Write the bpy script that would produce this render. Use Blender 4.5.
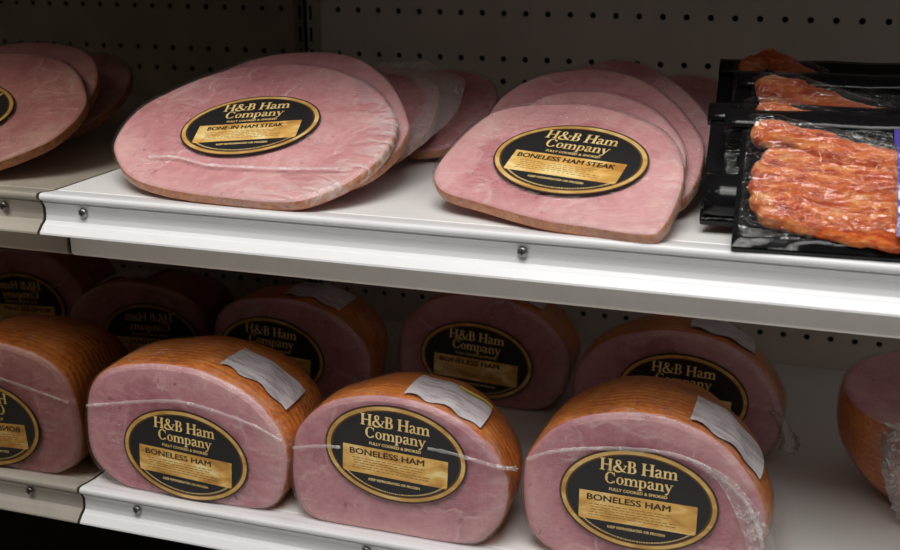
import bpy, math, random
from mathutils import Vector, Matrix, noise

# ------------------------------------------------------------------ units: modelled in inches, stored in metres
IN = 0.0254
Z0 = 45.0                       # height of the calibration origin above the store floor (inches)
def W(x, y, z): return Vector((x * IN, y * IN, (z + Z0) * IN))
S = bpy.context.scene
COL = S.collection
for o in list(bpy.data.objects): bpy.data.objects.remove(o)

# ------------------------------------------------------------------ camera
cam_d = bpy.data.cameras.new('camera'); cam = bpy.data.objects.new('camera', cam_d); COL.objects.link(cam)
R_ = Vector((0.94716068, 0.32074349, -0.00320347)); D_ = Vector((0.09153179, -0.27983978, -0.95567339)); F_ = Vector((-0.30742248, 0.90488304, -0.29441146))
mt = Matrix((R_, -D_, -F_)).transposed().to_4x4()
mt.translation = W(22.43892, -50.00822, 3.92296)
cam.matrix_world = mt
cam_d.sensor_width = 36.0; cam_d.lens = 46.0; cam_d.clip_start = 0.01; cam_d.clip_end = 50
cam_d.dof.use_dof = True; cam_d.dof.focus_distance = 36.5 * IN; cam_d.dof.aperture_fstop = 9.0
S.camera = cam

# ------------------------------------------------------------------ light
w = bpy.data.worlds.new('store_ambient'); S.world = w; w.use_nodes = True
wt = w.node_tree; wc = wt.nodes.new('ShaderNodeTexCoord'); wx = wt.nodes.new('ShaderNodeSeparateXYZ'); wr = wt.nodes.new('ShaderNodeValToRGB')
wm = wt.nodes.new('ShaderNodeMapRange'); wm.inputs[1].default_value = -1; wm.inputs[2].default_value = 1
wt.links.new(wc.outputs['Generated'], wx.inputs[0]); wt.links.new(wx.outputs['Z'], wm.inputs[0]); wt.links.new(wm.outputs[0], wr.inputs[0]); wt.links.new(wr.outputs[0], wt.nodes['Background'].inputs[0])
wr.color_ramp.elements[0].position = 0.22; wr.color_ramp.elements[0].color = (0.62, 0.59, 0.55, 1)      # glow from below, shaped as floor bounce to light the shelf lips
wr.color_ramp.elements[1].position = 0.38; wr.color_ramp.elements[1].color = (0.055, 0.052, 0.05, 1)      # dim store beyond
wt.nodes['Background'].inputs[1].default_value = 1.0
def area(name, loc, target, sx, sy, power, col=(1, 1, 1)):
    d = bpy.data.lights.new(name, 'AREA'); d.shape = 'RECTANGLE'; d.size = sx * IN; d.size_y = sy * IN; d.energy = power; d.color = col
    o = bpy.data.objects.new(name, d); COL.objects.link(o); o.location = W(*loc)
    o.rotation_euler = (W(*target) - W(*loc)).to_track_quat('-Z', 'Y').to_euler(); return o
area('store_ceiling_light', (18, -51, 52), (15, -18, -8), 34, 40, 24.5, (1.0, 0.982, 0.955))
area('added_glint_strip', (20, -36, 31), (17, -18, -5), 60, 1.6, 3.6, (1.0, 0.985, 0.96))  # extra strip lamp, added for streaky glints on the film
S.view_settings.view_transform = 'Standard'; S.view_settings.look = 'None'; S.view_settings.gamma = 1.0
S.view_settings.use_curve_mapping = False; S.view_settings.exposure = 0.0

# ------------------------------------------------------------------ material helpers
class NT:
    def __init__(self, name):
        m = bpy.data.materials.new(name); m.use_nodes = True; self.m = m; self.t = m.node_tree
        self.b = self.t.nodes['Principled BSDF']; self.out = self.t.nodes['Material Output']
    def n(self, typ, **kw):
        nd = self.t.nodes.new(typ)
        for k, v in kw.items(): setattr(nd, k, v)
        return nd
    def l(self, a, b): self.t.links.new(a, b)
    def coords(self, scale=(1, 1, 1), seed=True):
        tc = self.n('ShaderNodeTexCoord'); mp = self.n('ShaderNodeMapping')
        mp.inputs['Scale'].default_value = [s / IN for s in scale]
        self.l(tc.outputs['Object'], mp.inputs['Vector'])
        if seed:
            oi = self.n('ShaderNodeObjectInfo'); ad = self.n('ShaderNodeVectorMath', operation='MULTIPLY_ADD')
            cx = self.n('ShaderNodeCombineXYZ')
            for i in (0, 1, 2): self.l(oi.outputs['Random'], cx.inputs[i])
            self.l(cx.outputs[0], ad.inputs[0]); ad.inputs[1].default_value = (37, 53, 71); self.l(mp.outputs[0], ad.inputs[2])
            return ad.outputs[0]
        return mp.outputs[0]
    def noise(self, vec, scale=1.0, detail=4, rough=0.55, dist=0.0):
        nz = self.n('ShaderNodeTexNoise'); nz.inputs['Scale'].default_value = scale; nz.inputs['Detail'].default_value = detail
        nz.inputs['Roughness'].default_value = rough; nz.inputs['Distortion'].default_value = dist
        self.l(vec, nz.inputs['Vector']); return nz.outputs['Fac']
    def ramp(self, fac, stops):
        r = self.n('ShaderNodeValToRGB'); e = r.color_ramp.elements
        while len(e) < len(stops): e.new(0.5)
        for el, (p, c) in zip(e, stops): el.position = p; el.color = (*c, 1) if len(c) == 3 else c
        self.l(fac, r.inputs[0]); return r.outputs['Color']
    def mix(self, fac, a, b, mode='MIX'):
        mx = self.n('ShaderNodeMix', data_type='RGBA', blend_type=mode)
        for sock, v in ((mx.inputs[0], fac), (mx.inputs[6], a), (mx.inputs[7], b)):
            if hasattr(v, 'is_linked'): self.l(v, sock)
            elif isinstance(v, (int, float)): sock.default_value = v
            else: sock.default_value = (*v, 1)
        return mx.outputs[2]
    def bump(self, h, strength=0.3, dist=0.05):
        b = self.n('ShaderNodeBump'); b.inputs['Strength'].default_value = strength; b.inputs['Distance'].default_value = dist * IN
        self.l(h, b.inputs['Height']); self.l(b.outputs[0], self.b.inputs['Normal']); return b
    def set(self, col=None, rough=None, metal=None, spec=None, coat=None, coat_rough=None):
        for k, v in (('Base Color', col), ('Roughness', rough), ('Metallic', metal), ('Specular IOR Level', spec), ('Coat Weight', coat), ('Coat Roughness', coat_rough)):
            if v is None: continue
            if hasattr(v, 'is_linked'): self.l(v, self.b.inputs[k])
            elif isinstance(v, tuple): self.b.inputs[k].default_value = (*v, 1)
            else: self.b.inputs[k].default_value = v
        return self.m
def M_plain(name, col, rough=0.5, metal=0.0, var=0.08, scale=1.5, spec=0.5, bump=0.0):
    t = NT(name); f = t.noise(t.coords(seed=False), scale, 5)
    t.set(t.ramp(f, [(0.3, tuple(c * (1 - var) for c in col)), (0.7, tuple(min(1, c * (1 + var)) for c in col))]), rough, metal, spec)
    if bump: t.bump(f, bump)
    return t.m

def M_cut(name, a, b, c):
    t = NT(name); v = t.coords()
    nz = t.n('ShaderNodeTexNoise'); nz.inputs['Scale'].default_value = 0.55; nz.inputs['Detail'].default_value = 4; t.l(v, nz.inputs['Vector'])
    va = t.n('ShaderNodeVectorMath', operation='MULTIPLY_ADD'); va.inputs[1].default_value = (2.6, 2.6, 2.6); t.l(nz.outputs['Color'], va.inputs[0]); t.l(v, va.inputs[2])
    # separate muscles, each its own pink
    vc = t.n('ShaderNodeTexVoronoi', feature='SMOOTH_F1'); vc.inputs['Scale'].default_value = 0.30; vc.inputs['Smoothness'].default_value = 0.25; t.l(va.outputs[0], vc.inputs['Vector'])
    sx = t.n('ShaderNodeSeparateColor'); t.l(vc.outputs['Color'], sx.inputs[0])
    muscle = t.ramp(sx.outputs[0], [(0.15, a), (0.5, b), (0.85, c)])
    f1 = t.noise(v, 0.5, 6, 0.62, 0.8)
    base = t.mix(0.5, muscle, t.ramp(f1, [(0.28, a), (0.5, b), (0.72, c)]))
    f2 = t.noise(v, 2.4, 6, 0.72, 0.6)
    base = t.mix(0.34, base, t.ramp(f2, [(0.32, tuple(q * .86 for q in a)), (0.5, b), (0.68, c)]))
    # pale connective seams and fat streaks
    vo = t.n('ShaderNodeTexVoronoi', feature='DISTANCE_TO_EDGE'); vo.inputs['Scale'].default_value = 0.30; t.l(va.outputs[0], vo.inputs['Vector'])
    ln = t.ramp(vo.outputs['Distance'], [(0.0, (0.5,) * 3), (0.012, (0.2,) * 3), (0.03, (0, 0, 0))])
    fm = t.n('ShaderNodeMath', operation='MULTIPLY'); t.l(ln, fm.inputs[0]); t.l(t.ramp(t.noise(v, 0.8, 3), [(0.4, (0, 0, 0)), (0.62, (1, 1, 1))]), fm.inputs[1])
    base = t.mix(fm.outputs[0], base, (0.80, 0.63, 0.58))
    sv = t.coords((0.45, 1, 1.6)); rd = t.n('ShaderNodeMath', operation='SUBTRACT'); t.l(t.noise(sv, 1.1, 5, 0.6, 1.4), rd.inputs[0]); rd.inputs[1].default_value = 0.5
    ab = t.n('ShaderNodeMath', operation='ABSOLUTE'); t.l(rd.outputs[0], ab.inputs[0])
    st = t.n('ShaderNodeMath', operation='MULTIPLY'); t.l(t.ramp(ab.outputs[0], [(0, (.4,) * 3), (.010, (0, 0, 0))]), st.inputs[0]); t.l(t.ramp(t.noise(v, .6, 2), [(.5, (0, 0, 0)), (.62, (1, 1, 1))]), st.inputs[1])
    base = t.mix(st.outputs[0], base, (0.78, 0.58, 0.54))
    sp = t.ramp(t.noise(v, 9, 3, 0.6), [(0.62, (0, 0, 0)), (0.76, (0.55, 0.55, 0.55))])
    base = t.mix(sp, base, (0.68, 0.42, 0.42))
    pk = t.ramp(t.noise(v, 3.4, 2, 0.5), [(0.68, (0, 0, 0)), (0.76, (0.7, 0.7, 0.7))])
    base = t.mix(pk, base, tuple(x * 0.55 for x in a))
    fa = t.n('ShaderNodeAttribute', attribute_name='fat'); fk = t.n('ShaderNodeMath', operation='MULTIPLY'); t.l(fa.outputs['Fac'], fk.inputs[0]); t.l(t.ramp(t.noise(v, .5, 4, .6), [(.35, (0, 0, 0)), (.65, (.5,) * 3)]), fk.inputs[1])
    base = t.mix(fk.outputs[0], base, (0.72, 0.43, 0.40))
    t.set(base, 0.42, 0, 0.35); t.bump(f2, 0.35, 0.07); return t.m
def M_rind(name, dark, mid, light, ribs=True):
    t = NT(name); v = t.coords()
    f = t.noise(v, 0.9, 6, 0.65, 0.4); col = t.ramp(f, [(0.25, dark), (0.5, mid), (0.75, light)])
    f2 = t.noise(v, 6.0, 4, 0.7)
    col = t.mix(0.45, col, t.ramp(f2, [(0.34, dark), (0.66, light)]))
    h = f2
    if ribs:
        wv = t.n('ShaderNodeTexWave', bands_direction='Y'); wv.inputs['Scale'].default_value = 1.15; wv.inputs['Distortion'].default_value = 6.0; wv.inputs['Detail'].default_value = 3; wv.inputs['Detail Scale'].default_value = 0.8
        t.l(t.coords(seed=False), wv.inputs['Vector'])
        h2 = t.n('ShaderNodeMath', operation='MULTIPLY_ADD'); t.l(wv.outputs['Fac'], h2.inputs[0]); h2.inputs[1].default_value = .45; t.l(f2, h2.inputs[2]); h = h2.outputs[0]
    t.set(col, 0.42, 0, 0.4); t.bump(h, 0.4, 0.09); return t.m
def M_film(name, haze=0.012, streak=0.42, rough=0.13, stretch=(0.5, 1, 2.4), gl=0.045, density=0.62, bump=0.7, det=7):
    """clear plastic film: mostly transparent, glossy, with highlights painted as milky haze and streaks along creases"""
    t = NT(name); t.t.nodes.remove(t.b); v = t.coords(stretch)
    f = t.noise(v, 1.3, det, 0.62, 1.2); big = t.noise(t.coords((1, 1, 1)), 0.45, 2)
    rd = t.n('ShaderNodeMath', operation='SUBTRACT'); t.l(f, rd.inputs[0]); rd.inputs[1].default_value = 0.5
    ab = t.n('ShaderNodeMath', operation='ABSOLUTE'); t.l(rd.outputs[0], ab.inputs[0])
    line = t.ramp(ab.outputs[0], [(0.0, (1, 1, 1)), (0.012, (0.4,) * 3), (0.03, (0, 0, 0))])
    msk = t.ramp(big, [(density - 0.1, (0, 0, 0)), (density + 0.12, (1, 1, 1))])
    mm = t.n('ShaderNodeMath', operation='MULTIPLY'); t.l(line, mm.inputs[0]); t.l(msk, mm.inputs[1])
    at = t.n('ShaderNodeAttribute', attribute_name='crease_glare'); cz = t.n('ShaderNodeMath', operation='MULTIPLY'); t.l(at.outputs['Fac'], cz.inputs[0]); t.l(t.ramp(f, [(0.42, (0.05,) * 3), (0.62, (1, 1, 1))]), cz.inputs[1])
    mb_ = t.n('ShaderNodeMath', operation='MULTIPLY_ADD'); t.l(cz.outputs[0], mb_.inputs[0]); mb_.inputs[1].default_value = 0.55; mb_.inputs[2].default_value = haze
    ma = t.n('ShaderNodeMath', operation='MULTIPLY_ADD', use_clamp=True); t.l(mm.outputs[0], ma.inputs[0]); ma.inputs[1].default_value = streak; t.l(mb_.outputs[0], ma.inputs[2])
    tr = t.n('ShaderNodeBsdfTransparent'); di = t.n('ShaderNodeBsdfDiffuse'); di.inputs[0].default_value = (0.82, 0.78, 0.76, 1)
    gg = t.n('ShaderNodeBsdfGlossy'); gg.inputs['Roughness'].default_value = rough
    bp = t.n('ShaderNodeBump'); bp.inputs['Strength'].default_value = bump; bp.inputs['Distance'].default_value = 0.16 * IN; t.l(f, bp.inputs['Height']); t.l(bp.outputs[0], gg.inputs['Normal'])
    lw = t.n('ShaderNodeLayerWeight'); lw.inputs['Blend'].default_value = 0.5
    pw = t.n('ShaderNodeMath', operation='POWER'); t.l(lw.outputs['Facing'], pw.inputs[0]); pw.inputs[1].default_value = 5.0
    fa = t.n('ShaderNodeMath', operation='MULTIPLY_ADD', use_clamp=True); t.l(pw.outputs[0], fa.inputs[0]); fa.inputs[1].default_value = 0.5; fa.inputs[2].default_value = gl
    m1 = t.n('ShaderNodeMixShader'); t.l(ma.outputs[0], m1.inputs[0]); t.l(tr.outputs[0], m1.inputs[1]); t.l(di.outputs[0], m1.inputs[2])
    m2 = t.n('ShaderNodeMixShader'); t.l(fa.outputs[0], m2.inputs[0]); t.l(m1.outputs[0], m2.inputs[1]); t.l(gg.outputs[0], m2.inputs[2])
    t.l(m2.outputs[0], t.out.inputs['Surface']); return t.m
def M_gold(name, a, b, c):
    t = NT(name); f = t.noise(t.coords((0.7, 1, 1.6)), 1.1, 3, 0.55, 0.8)
    t.set(t.ramp(f, [(0.3, a), (0.5, b), (0.72, c)]), 0.38, 0.12, 0.5); return t.m
def M_mirror():
    t = NT('dull_mirror'); f = t.noise(t.coords(seed=False), 0.5, 5)
    t.set(t.ramp(f, [(0.3, (0.38, 0.345, 0.285)), (0.7, (0.46, 0.415, 0.345))]), 0.02, 1.0); 
    t.b.inputs['Roughness'].default_value = 0.012; return t.m
def M_board():
    t = NT('pegboard_paint'); f = t.noise(t.coords((1, 1, 0.6), False), 0.3, 5)
    t.set(t.ramp(f, [(0.3, (0.68, 0.62, 0.565)), (0.7, (0.76, 0.70, 0.64))]), 0.5, 0, 0.3); return t.m
def M_bacon():
    t = NT('seasoned_meat'); v = t.coords((0.55, 1, 1.5))
    f = t.noise(v, 1.5, 6, 0.65, 0.8); g = t.noise(v, 5.5, 5, 0.7)
    c = t.ramp(f, [(0.36, (0.26, 0.016, 0.004)), (0.45, (0.58, 0.065, 0.008)), (0.54, (0.78, 0.18, 0.02)), (0.65, (0.88, 0.50, 0.20))])
    c = t.mix(0.45, c, t.ramp(g, [(0.38, (0.30, 0.018, 0.004)), (0.5, (0.70, 0.13, 0.015)), (0.66, (0.86, 0.42, 0.12))]))
    t.set(c, 0.42, 0, 0.4); t.bump(g, 0.9, 0.14); return t.m
def M_paper():
    t = NT('sticker_paper'); k = t.noise(t.coords((0.5, 2.2, 0.5)), 2.2, 4, 0.65)
    t.set(t.ramp(k, [(0.38, (0.40, 0.34, 0.36)), (0.47, (0.56, 0.51, 0.53)), (0.6, (0.64, 0.60, 0.61))]), 0.5, 0, 0.3); t.bump(t.noise(t.coords(), 1.8, 4), 0.6, 0.14); return t.m

MAT = dict(
    steak=M_cut('steak_meat', (0.44, 0.135, 0.16), (0.61, 0.265, 0.28), (0.77, 0.47, 0.45)),
    ham=M_cut('ham_meat', (0.32, 0.082, 0.118), (0.51, 0.205, 0.24), (0.68, 0.375, 0.39)),
    steakrind=M_rind('steak_rind', (0.24, 0.042, 0.008), (0.50, 0.145, 0.034), (0.70, 0.33, 0.14), False),
    rind=M_rind('ham_rind', (0.24, 0.042, 0.006), (0.62, 0.155, 0.02), (0.85, 0.32, 0.06)),
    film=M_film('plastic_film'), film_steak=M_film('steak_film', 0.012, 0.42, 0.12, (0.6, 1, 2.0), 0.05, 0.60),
    seam=M_film('film_seam', 0.30, 0.5, 0.2, (0.5, 1, 0.5), 0.07, 0.35), bunch=M_film('bunched_film', 0.10, 0.75, 0.1, (1, 1, 1), 0.10, 0.3, 1.0),
    cloud=M_film('cloudy_film', 0.26, 0.35, 0.2, (0.8, 1, 0.8), 0.05, 0.5, 0.6),
    meatfilm=M_film('vacuum_film', 0.0, 0.10, 0.05, (1.0, 1.4, 3.2), 0.085, 0.55, 1.5, 2.2),
    black=M_plain('label_black', (0.016, 0.015, 0.016), 0.42, 0, 0.1), gold=M_gold('gold_foil', (0.46, 0.24, 0.065), (0.66, 0.40, 0.12), (0.85, 0.62, 0.28)),
    panel=M_gold('gold_panel_foil', (0.50, 0.23, 0.05), (0.80, 0.46, 0.12), (1.0, 0.84, 0.40)),
    letter=M_gold('gold_letter_foil', (0.78, 0.52, 0.18), (0.90, 0.65, 0.27), (0.98, 0.76, 0.38)), rim=M_plain('rim_brown', (0.10, 0.045, 0.015), 0.45),
    ink=M_plain('ink_black', (0.05, 0.028, 0.012), 0.5), paleink=M_plain('ink_faded', (0.34, 0.19, 0.06), 0.5),
    white=M_plain('white_enamel', (0.80, 0.79, 0.775), 0.35, 0, 0.02, 0.6), rail=M_plain('rail_white', (0.77, 0.77, 0.785), 0.32, 0, 0.015, 0.8),
    lip=M_plain('shelf_lip_enamel', (0.84, 0.82, 0.77), 0.4, 0, 0.03), screw=M_plain('screw_steel', (0.32, 0.31, 0.30), 0.3, 0.9), slot=M_plain('screw_slot', (0.03, 0.03, 0.03), 0.6),
    board=M_board(), mirror=M_mirror(), dark=M_plain('case_interior_dark', (0.05, 0.045, 0.042), 0.6), shelf_above=M_plain('shelf_above_paint', (0.32, 0.30, 0.28), 0.6),
    post=M_plain('post_paint', (0.42, 0.39, 0.35), 0.45), void=M_plain('hole_void', (0.01, 0.009, 0.008), 0.9),
    packblack=M_plain('black_pack_plastic', (0.006, 0.006, 0.007), 0.16, 0, 0.1, 1.6, 0.22, 0.35), bacon=M_bacon(), paper=M_paper(),
    yellow=M_plain('yellow_ink', (0.75, 0.62, 0.10), 0.5), purple=M_plain('violet_print', (0.065, 0.048, 0.30), 0.35), whiteink=M_plain('white_print', (0.85, 0.83, 0.85), 0.4),
)

# ------------------------------------------------------------------ mesh helpers
def link(name, verts, faces, mat, parent=None, smooth=True, mats=None, midx=None):
    me = bpy.data.meshes.new(name); me.from_pydata([(v[0] * IN, v[1] * IN, v[2] * IN) for v in verts], [], faces); me.validate(); 
    for m in (mats or [mat]): me.materials.append(m)
    if midx:
        for p_, i in zip(me.polygons, midx): p_.material_index = i
    me.polygons.foreach_set('use_smooth', [smooth] * len(me.polygons)); me.update()
    o = bpy.data.objects.new(name, me); COL.objects.link(o)
    if parent: o.parent = parent
    return o
def tag(o, label=None, cat=None, group=None, kind=None):
    for k, v in (('label', label), ('category', cat), ('group', group), ('kind', kind)):
        if v: o[k] = v
    return o
def empty(name, loc, rot=(0, 0, 0)):
    o = bpy.data.objects.new(name, None); COL.objects.link(o); o.location = W(*loc); o.rotation_euler = rot; o.empty_display_size = 0.02; return o
class MB:
    def __init__(s): s.v = []; s.f = []
    def add(s, v, f):
        b = len(s.v); s.v += [tuple(x) for x in v]; s.f += [tuple(i + b for i in q) for q in f]; return s
    def box(s, x0, x1, y0, y1, z0, z1):
        return s.add([(x0, y0, z0), (x1, y0, z0), (x1, y1, z0), (x0, y1, z0), (x0, y0, z1), (x1, y0, z1), (x1, y1, z1), (x0, y1, z1)],
                     [(0, 3, 2, 1), (4, 5, 6, 7), (0, 1, 5, 4), (1, 2, 6, 5), (2, 3, 7, 6), (3, 0, 4, 7)])
    def extrude_x(s, prof, x0, x1, nx=1):
        n = len(prof); v = []
        for k in range(nx + 1):
            x = x0 + (x1 - x0) * k / nx; v += [(x, a, b) for a, b in prof]
        f = [(k * n + i, k * n + (i + 1) % n, (k + 1) * n + (i + 1) % n, (k + 1) * n + i) for k in range(nx) for i in range(n)]
        f += [tuple(range(n))[::-1], tuple(nx * n + i for i in range(n))]
        return s.add(v, f)
    def disc_y(s, x, y, z, r, depth, n=20, dome=0.3):
        v = []; f = []
        rings = [(1, 0), (1, depth * .6), (.8, depth * .9), (.4, depth), ]
        for k, (q, d) in enumerate(rings): v += [(x + r * q * math.cos(6.2832 * i / n), y - d, z + r * q * math.sin(6.2832 * i / n)) for i in range(n)]
        for k in range(3): f += [(k * n + i, k * n + (i + 1) % n, (k + 1) * n + (i + 1) % n, (k + 1) * n + i) for i in range(n)]
        f.append(tuple(3 * n + i for i in range(n))); return s.add(v, f)
    def link(s, name, mat, parent=None, smooth=False): return link(name, s.v, s.f, mat, parent, smooth)
def bev(o, wd=0.05, seg=3):
    m = o.modifiers.new('edge', 'BEVEL'); m.width = wd * IN; m.segments = seg; m.limit_method = 'ANGLE'; return o
def closed_curve(pts, n):
    """smooth closed curve through pts, resampled to n points of equal spacing"""
    P = [Vector(p) for p in pts]; m = len(P); out = []
    for i in range(m):
        a, b, c, d = P[i - 1], P[i], P[(i + 1) % m], P[(i + 2) % m]
        for k in range(12):
            t = k / 12; out.append(0.5 * ((2 * b) + (c - a) * t + (2 * a - 5 * b + 4 * c - d) * t * t + (3 * b - a - 3 * c + d) * t ** 3))
    L = [0]
    for i in range(len(out)): L.append(L[-1] + (out[(i + 1) % len(out)] - out[i]).length)
    res = []; j = 0
    for k in range(n):
        s = L[-1] * k / n
        while L[j + 1] < s: j += 1
        t = (s - L[j]) / max(1e-9, L[j + 1] - L[j]); res.append(out[j].lerp(out[(j + 1) % len(out)], t))
    return res
def open_curve(P, n):
    P = [Vector(p) for p in P]; P = [2 * P[0] - P[1]] + P + [2 * P[-1] - P[-2]]; out = []
    for i in range(1, len(P) - 2):
        a, b, c, d = P[i - 1:i + 3]
        for k in range(n):
            t = k / n; out.append(0.5 * ((2 * b) + (c - a) * t + (2 * a - 5 * b + 4 * c - d) * t * t + (3 * b - a - 3 * c + d) * t ** 3))
    out.append(P[-2]); return out

# ------------------------------------------------------------------ lettering: serif glyphs drawn as strokes
class G2:
    def __init__(s): s.v = []; s.f = []
    def poly(s, pts):
        b = len(s.v); s.v += list(pts); s.f.append(tuple(range(b, b + len(pts))))
    def rect(s, x0, y0, x1, y1): s.poly([(x0, y0), (x1, y0), (x1, y1), (x0, y1)])
    def stroke(s, pts, wds, n=8):
        c = open_curve([(x, y, 0) for x, y in pts], n); m = len(c) - 1; b = len(s.v); k = len(wds) - 1
        for i, q in enumerate(c):
            d = (c[min(i + 1, m)] - c[max(i - 1, 0)]).normalized(); u = i / m * k; j = min(int(u), k - 1); wd = 1.25 * (wds[j] + (wds[j + 1] - wds[j]) * (u - j))
            s.v += [(q.x - d.y * wd / 2, q.y + d.x * wd / 2), (q.x + d.y * wd / 2, q.y - d.x * wd / 2)]
        s.f += [(b + 2 * i, b + 2 * i + 1, b + 2 * i + 3, b + 2 * i + 2) for i in range(m)]
    def ring(s, cx, cy, rx, ry, thick, thin, a0=0, a1=360, n=28):
        b = len(s.v)
        for i in range(n + 1):
            a = math.radians(a0 + (a1 - a0) * i / n); wd = 1.4 * thin + (1.25 * thick - 1.4 * thin) * math.cos(a) ** 2
            s.v += [(cx + rx * math.cos(a), cy + ry * math.sin(a)), (cx + (rx - wd) * math.cos(a), cy + (ry - wd * ry / max(rx, ry)) * math.sin(a))]
        s.f += [(b + 2 * i, b + 2 * i + 2, b + 2 * i + 3, b + 2 * i + 1) for i in range(n)]
def stem(g, x, y0, y1, w=0.16, s0=True, s1=True, sl=False):
    w *= 1.2
    g.rect(x - w / 2, y0, x + w / 2, y1)
    if s0: g.rect(x - w / 2 - .09, y0, x + w / 2 + .09, y0 + .06)
    if s1: g.rect(x - w / 2 - .09, y1 - .06, x + w / 2 + .09, y1)
    if sl: g.poly([(x - w / 2 - .11, y1 - .09), (x, y1 - .06), (x, y1), (x - w / 2 - .02, y1)])
def glyph(ch):
    g = G2(); X = .64
    if ch == 'H': stem(g, .19, 0, 1, .17); stem(g, .79, 0, 1, .17); g.rect(.19, .46, .79, .54); return g, 1.0
    if ch == 'B':
        stem(g, .19, 0, 1, .17); g.rect(.19, .94, .42, 1); g.rect(.19, 0, .45, .06); g.rect(.19, .49, .45, .55)
        g.ring(.40, .755, .25, .245, .16, .06, -90, 90); g.ring(.43, .275, .29, .275, .17, .06, -90, 90); return g, .80
    if ch == '&':
        g.stroke([(.98, .55), (.86, .30), (.62, .06), (.34, .02), (.13, .13), (.12, .34), (.33, .52), (.52, .67), (.55, .85), (.42, .97), (.27, .88), (.28, .70), (.50, .40), (.74, .14), (1.0, .03)],
                 [.05, .06, .07, .12, .15, .13, .08, .07, .1, .06, .10, .13, .15, .13, .05]); g.rect(.80, .53, 1.1, .59); return g, 1.08
    if ch == 'C': g.ring(.46, .5, .43, .52, .17, .06, 48, 318); g.rect(.74, .66, .80, .98); g.rect(.76, .06, .81, .26); return g, .90
    if ch == 'a':
        g.stroke([(.08, .50), (.14, .60), (.28, .63), (.40, .56), (.41, .40)], [.12, .10, .06, .11, .14]); g.rect(.34, .05, .48, .45)
        g.stroke([(.46, .12), (.52, .03), (.62, .07)], [.08, .07, .04]); g.stroke([(.42, .38), (.22, .32), (.11, .20), (.14, .06), (.28, .03), (.40, .12)], [.05, .07, .14, .13, .07, .05]); return g, .62
    if ch in 'nm':
        stem(g, .15, 0, X, .14, True, False, True); k = 1 if ch == 'n' else 2
        for i in range(k):
            x = .15 + .40 * i; g.stroke([(x + .04, .42), (x + .14, .58), (x + .28, .60), (x + .38, .50), (x + .40, .36)], [.05, .06, .09, .13, .14]); stem(g, x + .40, 0, .40, .14, True, False)
        return g, .72 + .40 * (k - 1)
    if ch == 'o': g.ring(.33, .32, .29, .335, .14, .05); return g, .66
    if ch == 'p': stem(g, .16, -.28, X, .14, True, False, True); g.ring(.36, .32, .28, .335, .14, .05, -140, 140); return g, .70
    if ch == 'y':
        g.stroke([(.12, .62), (.24, .32), (.35, .05)], [.14, .14, .12], 4); g.stroke([(.58, .62), (.44, .28), (.32, -.08), (.20, -.25), (.08, -.22)], [.05, .06, .07, .08, .11], 4)
        g.rect(.0, .58, .26, .64); g.rect(.46, .58, .70, .64); return g, .68
    return g, .30
def serif_text(txt, x0, x1, y, h):
    v = []; f = []; pen = 0; parts = []
    for ch in txt:
        g, adv = glyph(ch); parts.append((pen, g)); pen += adv
    k = (x1 - x0) / pen
    for q, g in parts:
        b = len(v); v += [(x0 + (q + a) * k, y + c * h) for a, c in g.v]; f += [tuple(i + b for i in p_) for p_ in g.f]
    return v, f
def sans_text(txt, x0, x1, y, h, bold=.012):
    cu = bpy.data.curves.new('lettering', 'FONT'); cu.body = txt; cu.size = 1.0; cu.resolution_u = 3
    o = bpy.data.objects.new('lettering', cu); COL.objects.link(o); dg = bpy.context.evaluated_depsgraph_get(); dg.update()
    me = bpy.data.meshes.new_from_object(o.evaluated_get(dg)); bpy.data.objects.remove(o)
    vs = [q.co.copy() for q in me.vertices]; xa = min(q.x for q in vs); xb = max(q.x for q in vs); ya = min(q.y for q in vs); yb = max(q.y for q in vs)
    v = []; f = []
    for dx, dy in ((-bold, 0), (bold, 0), (0, bold * .6), (0, -bold * .6)):
        k = len(v); v += [(x0 + (q.x - xa) / (xb - xa) * (x1 - x0) + dx, y + (q.y - ya) / (yb - ya) * h + dy) for q in vs]; f += [tuple(i + k for i in p_.vertices) for p_ in me.polygons]
    bpy.data.meshes.remove(me); return v, f

# ------------------------------------------------------------------ the oval product sticker, meshes shared by every ham
AX, AZ = 2.43, 1.68
def lay(lst, y): 
    v = []; f = []
    for a, b in lst:
        k = len(v); v += [(q[0], y, q[1]) for q in a]; f += [tuple(i + k for i in p_) for p_ in b]
    return v, f
def oval(rx, rz, n=72): return [(rx * math.cos(6.28319 * i / n), rz * math.sin(6.28319 * i / n)) for i in range(n)]
def annulus(a, b):
    n = 72; return oval(*a) + oval(*b), [(i, (i + 1) % n, n + (i + 1) % n, n + i) for i in range(n)]
def lines_block(x0, x1, z0, z1, rows, seed):
    r = random.Random(seed); v = []; f = []
    for k in range(rows):
        z = z1 - (z1 - z0) * k / max(1, rows - 1); x = x0 + r.uniform(0, .1)
        while x < x1 - r.uniform(0, .5):
            d = r.uniform(.06, .2); b = len(v); v += [(x, z), (x + d, z), (x + d, z + .028), (x, z + .028)]; f.append((b, b + 1, b + 2, b + 3)); x += d + .04
    return v, f
def rim_marks():
    v = []; f = []; r = random.Random(5); a = 214
    while a < 326:
        d = r.uniform(.8, 1.6); q = []
        for aa, k in ((a, .955), (a + d, .955), (a + d, .925), (a, .925)): q.append((2.21 * k * math.cos(math.radians(aa)), 1.49 * k * math.sin(math.radians(aa))))
        b = len(v); v += q; f.append((b, b + 1, b + 2, b + 3)); a += d + .9
    return v, f
STK = {}
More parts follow.
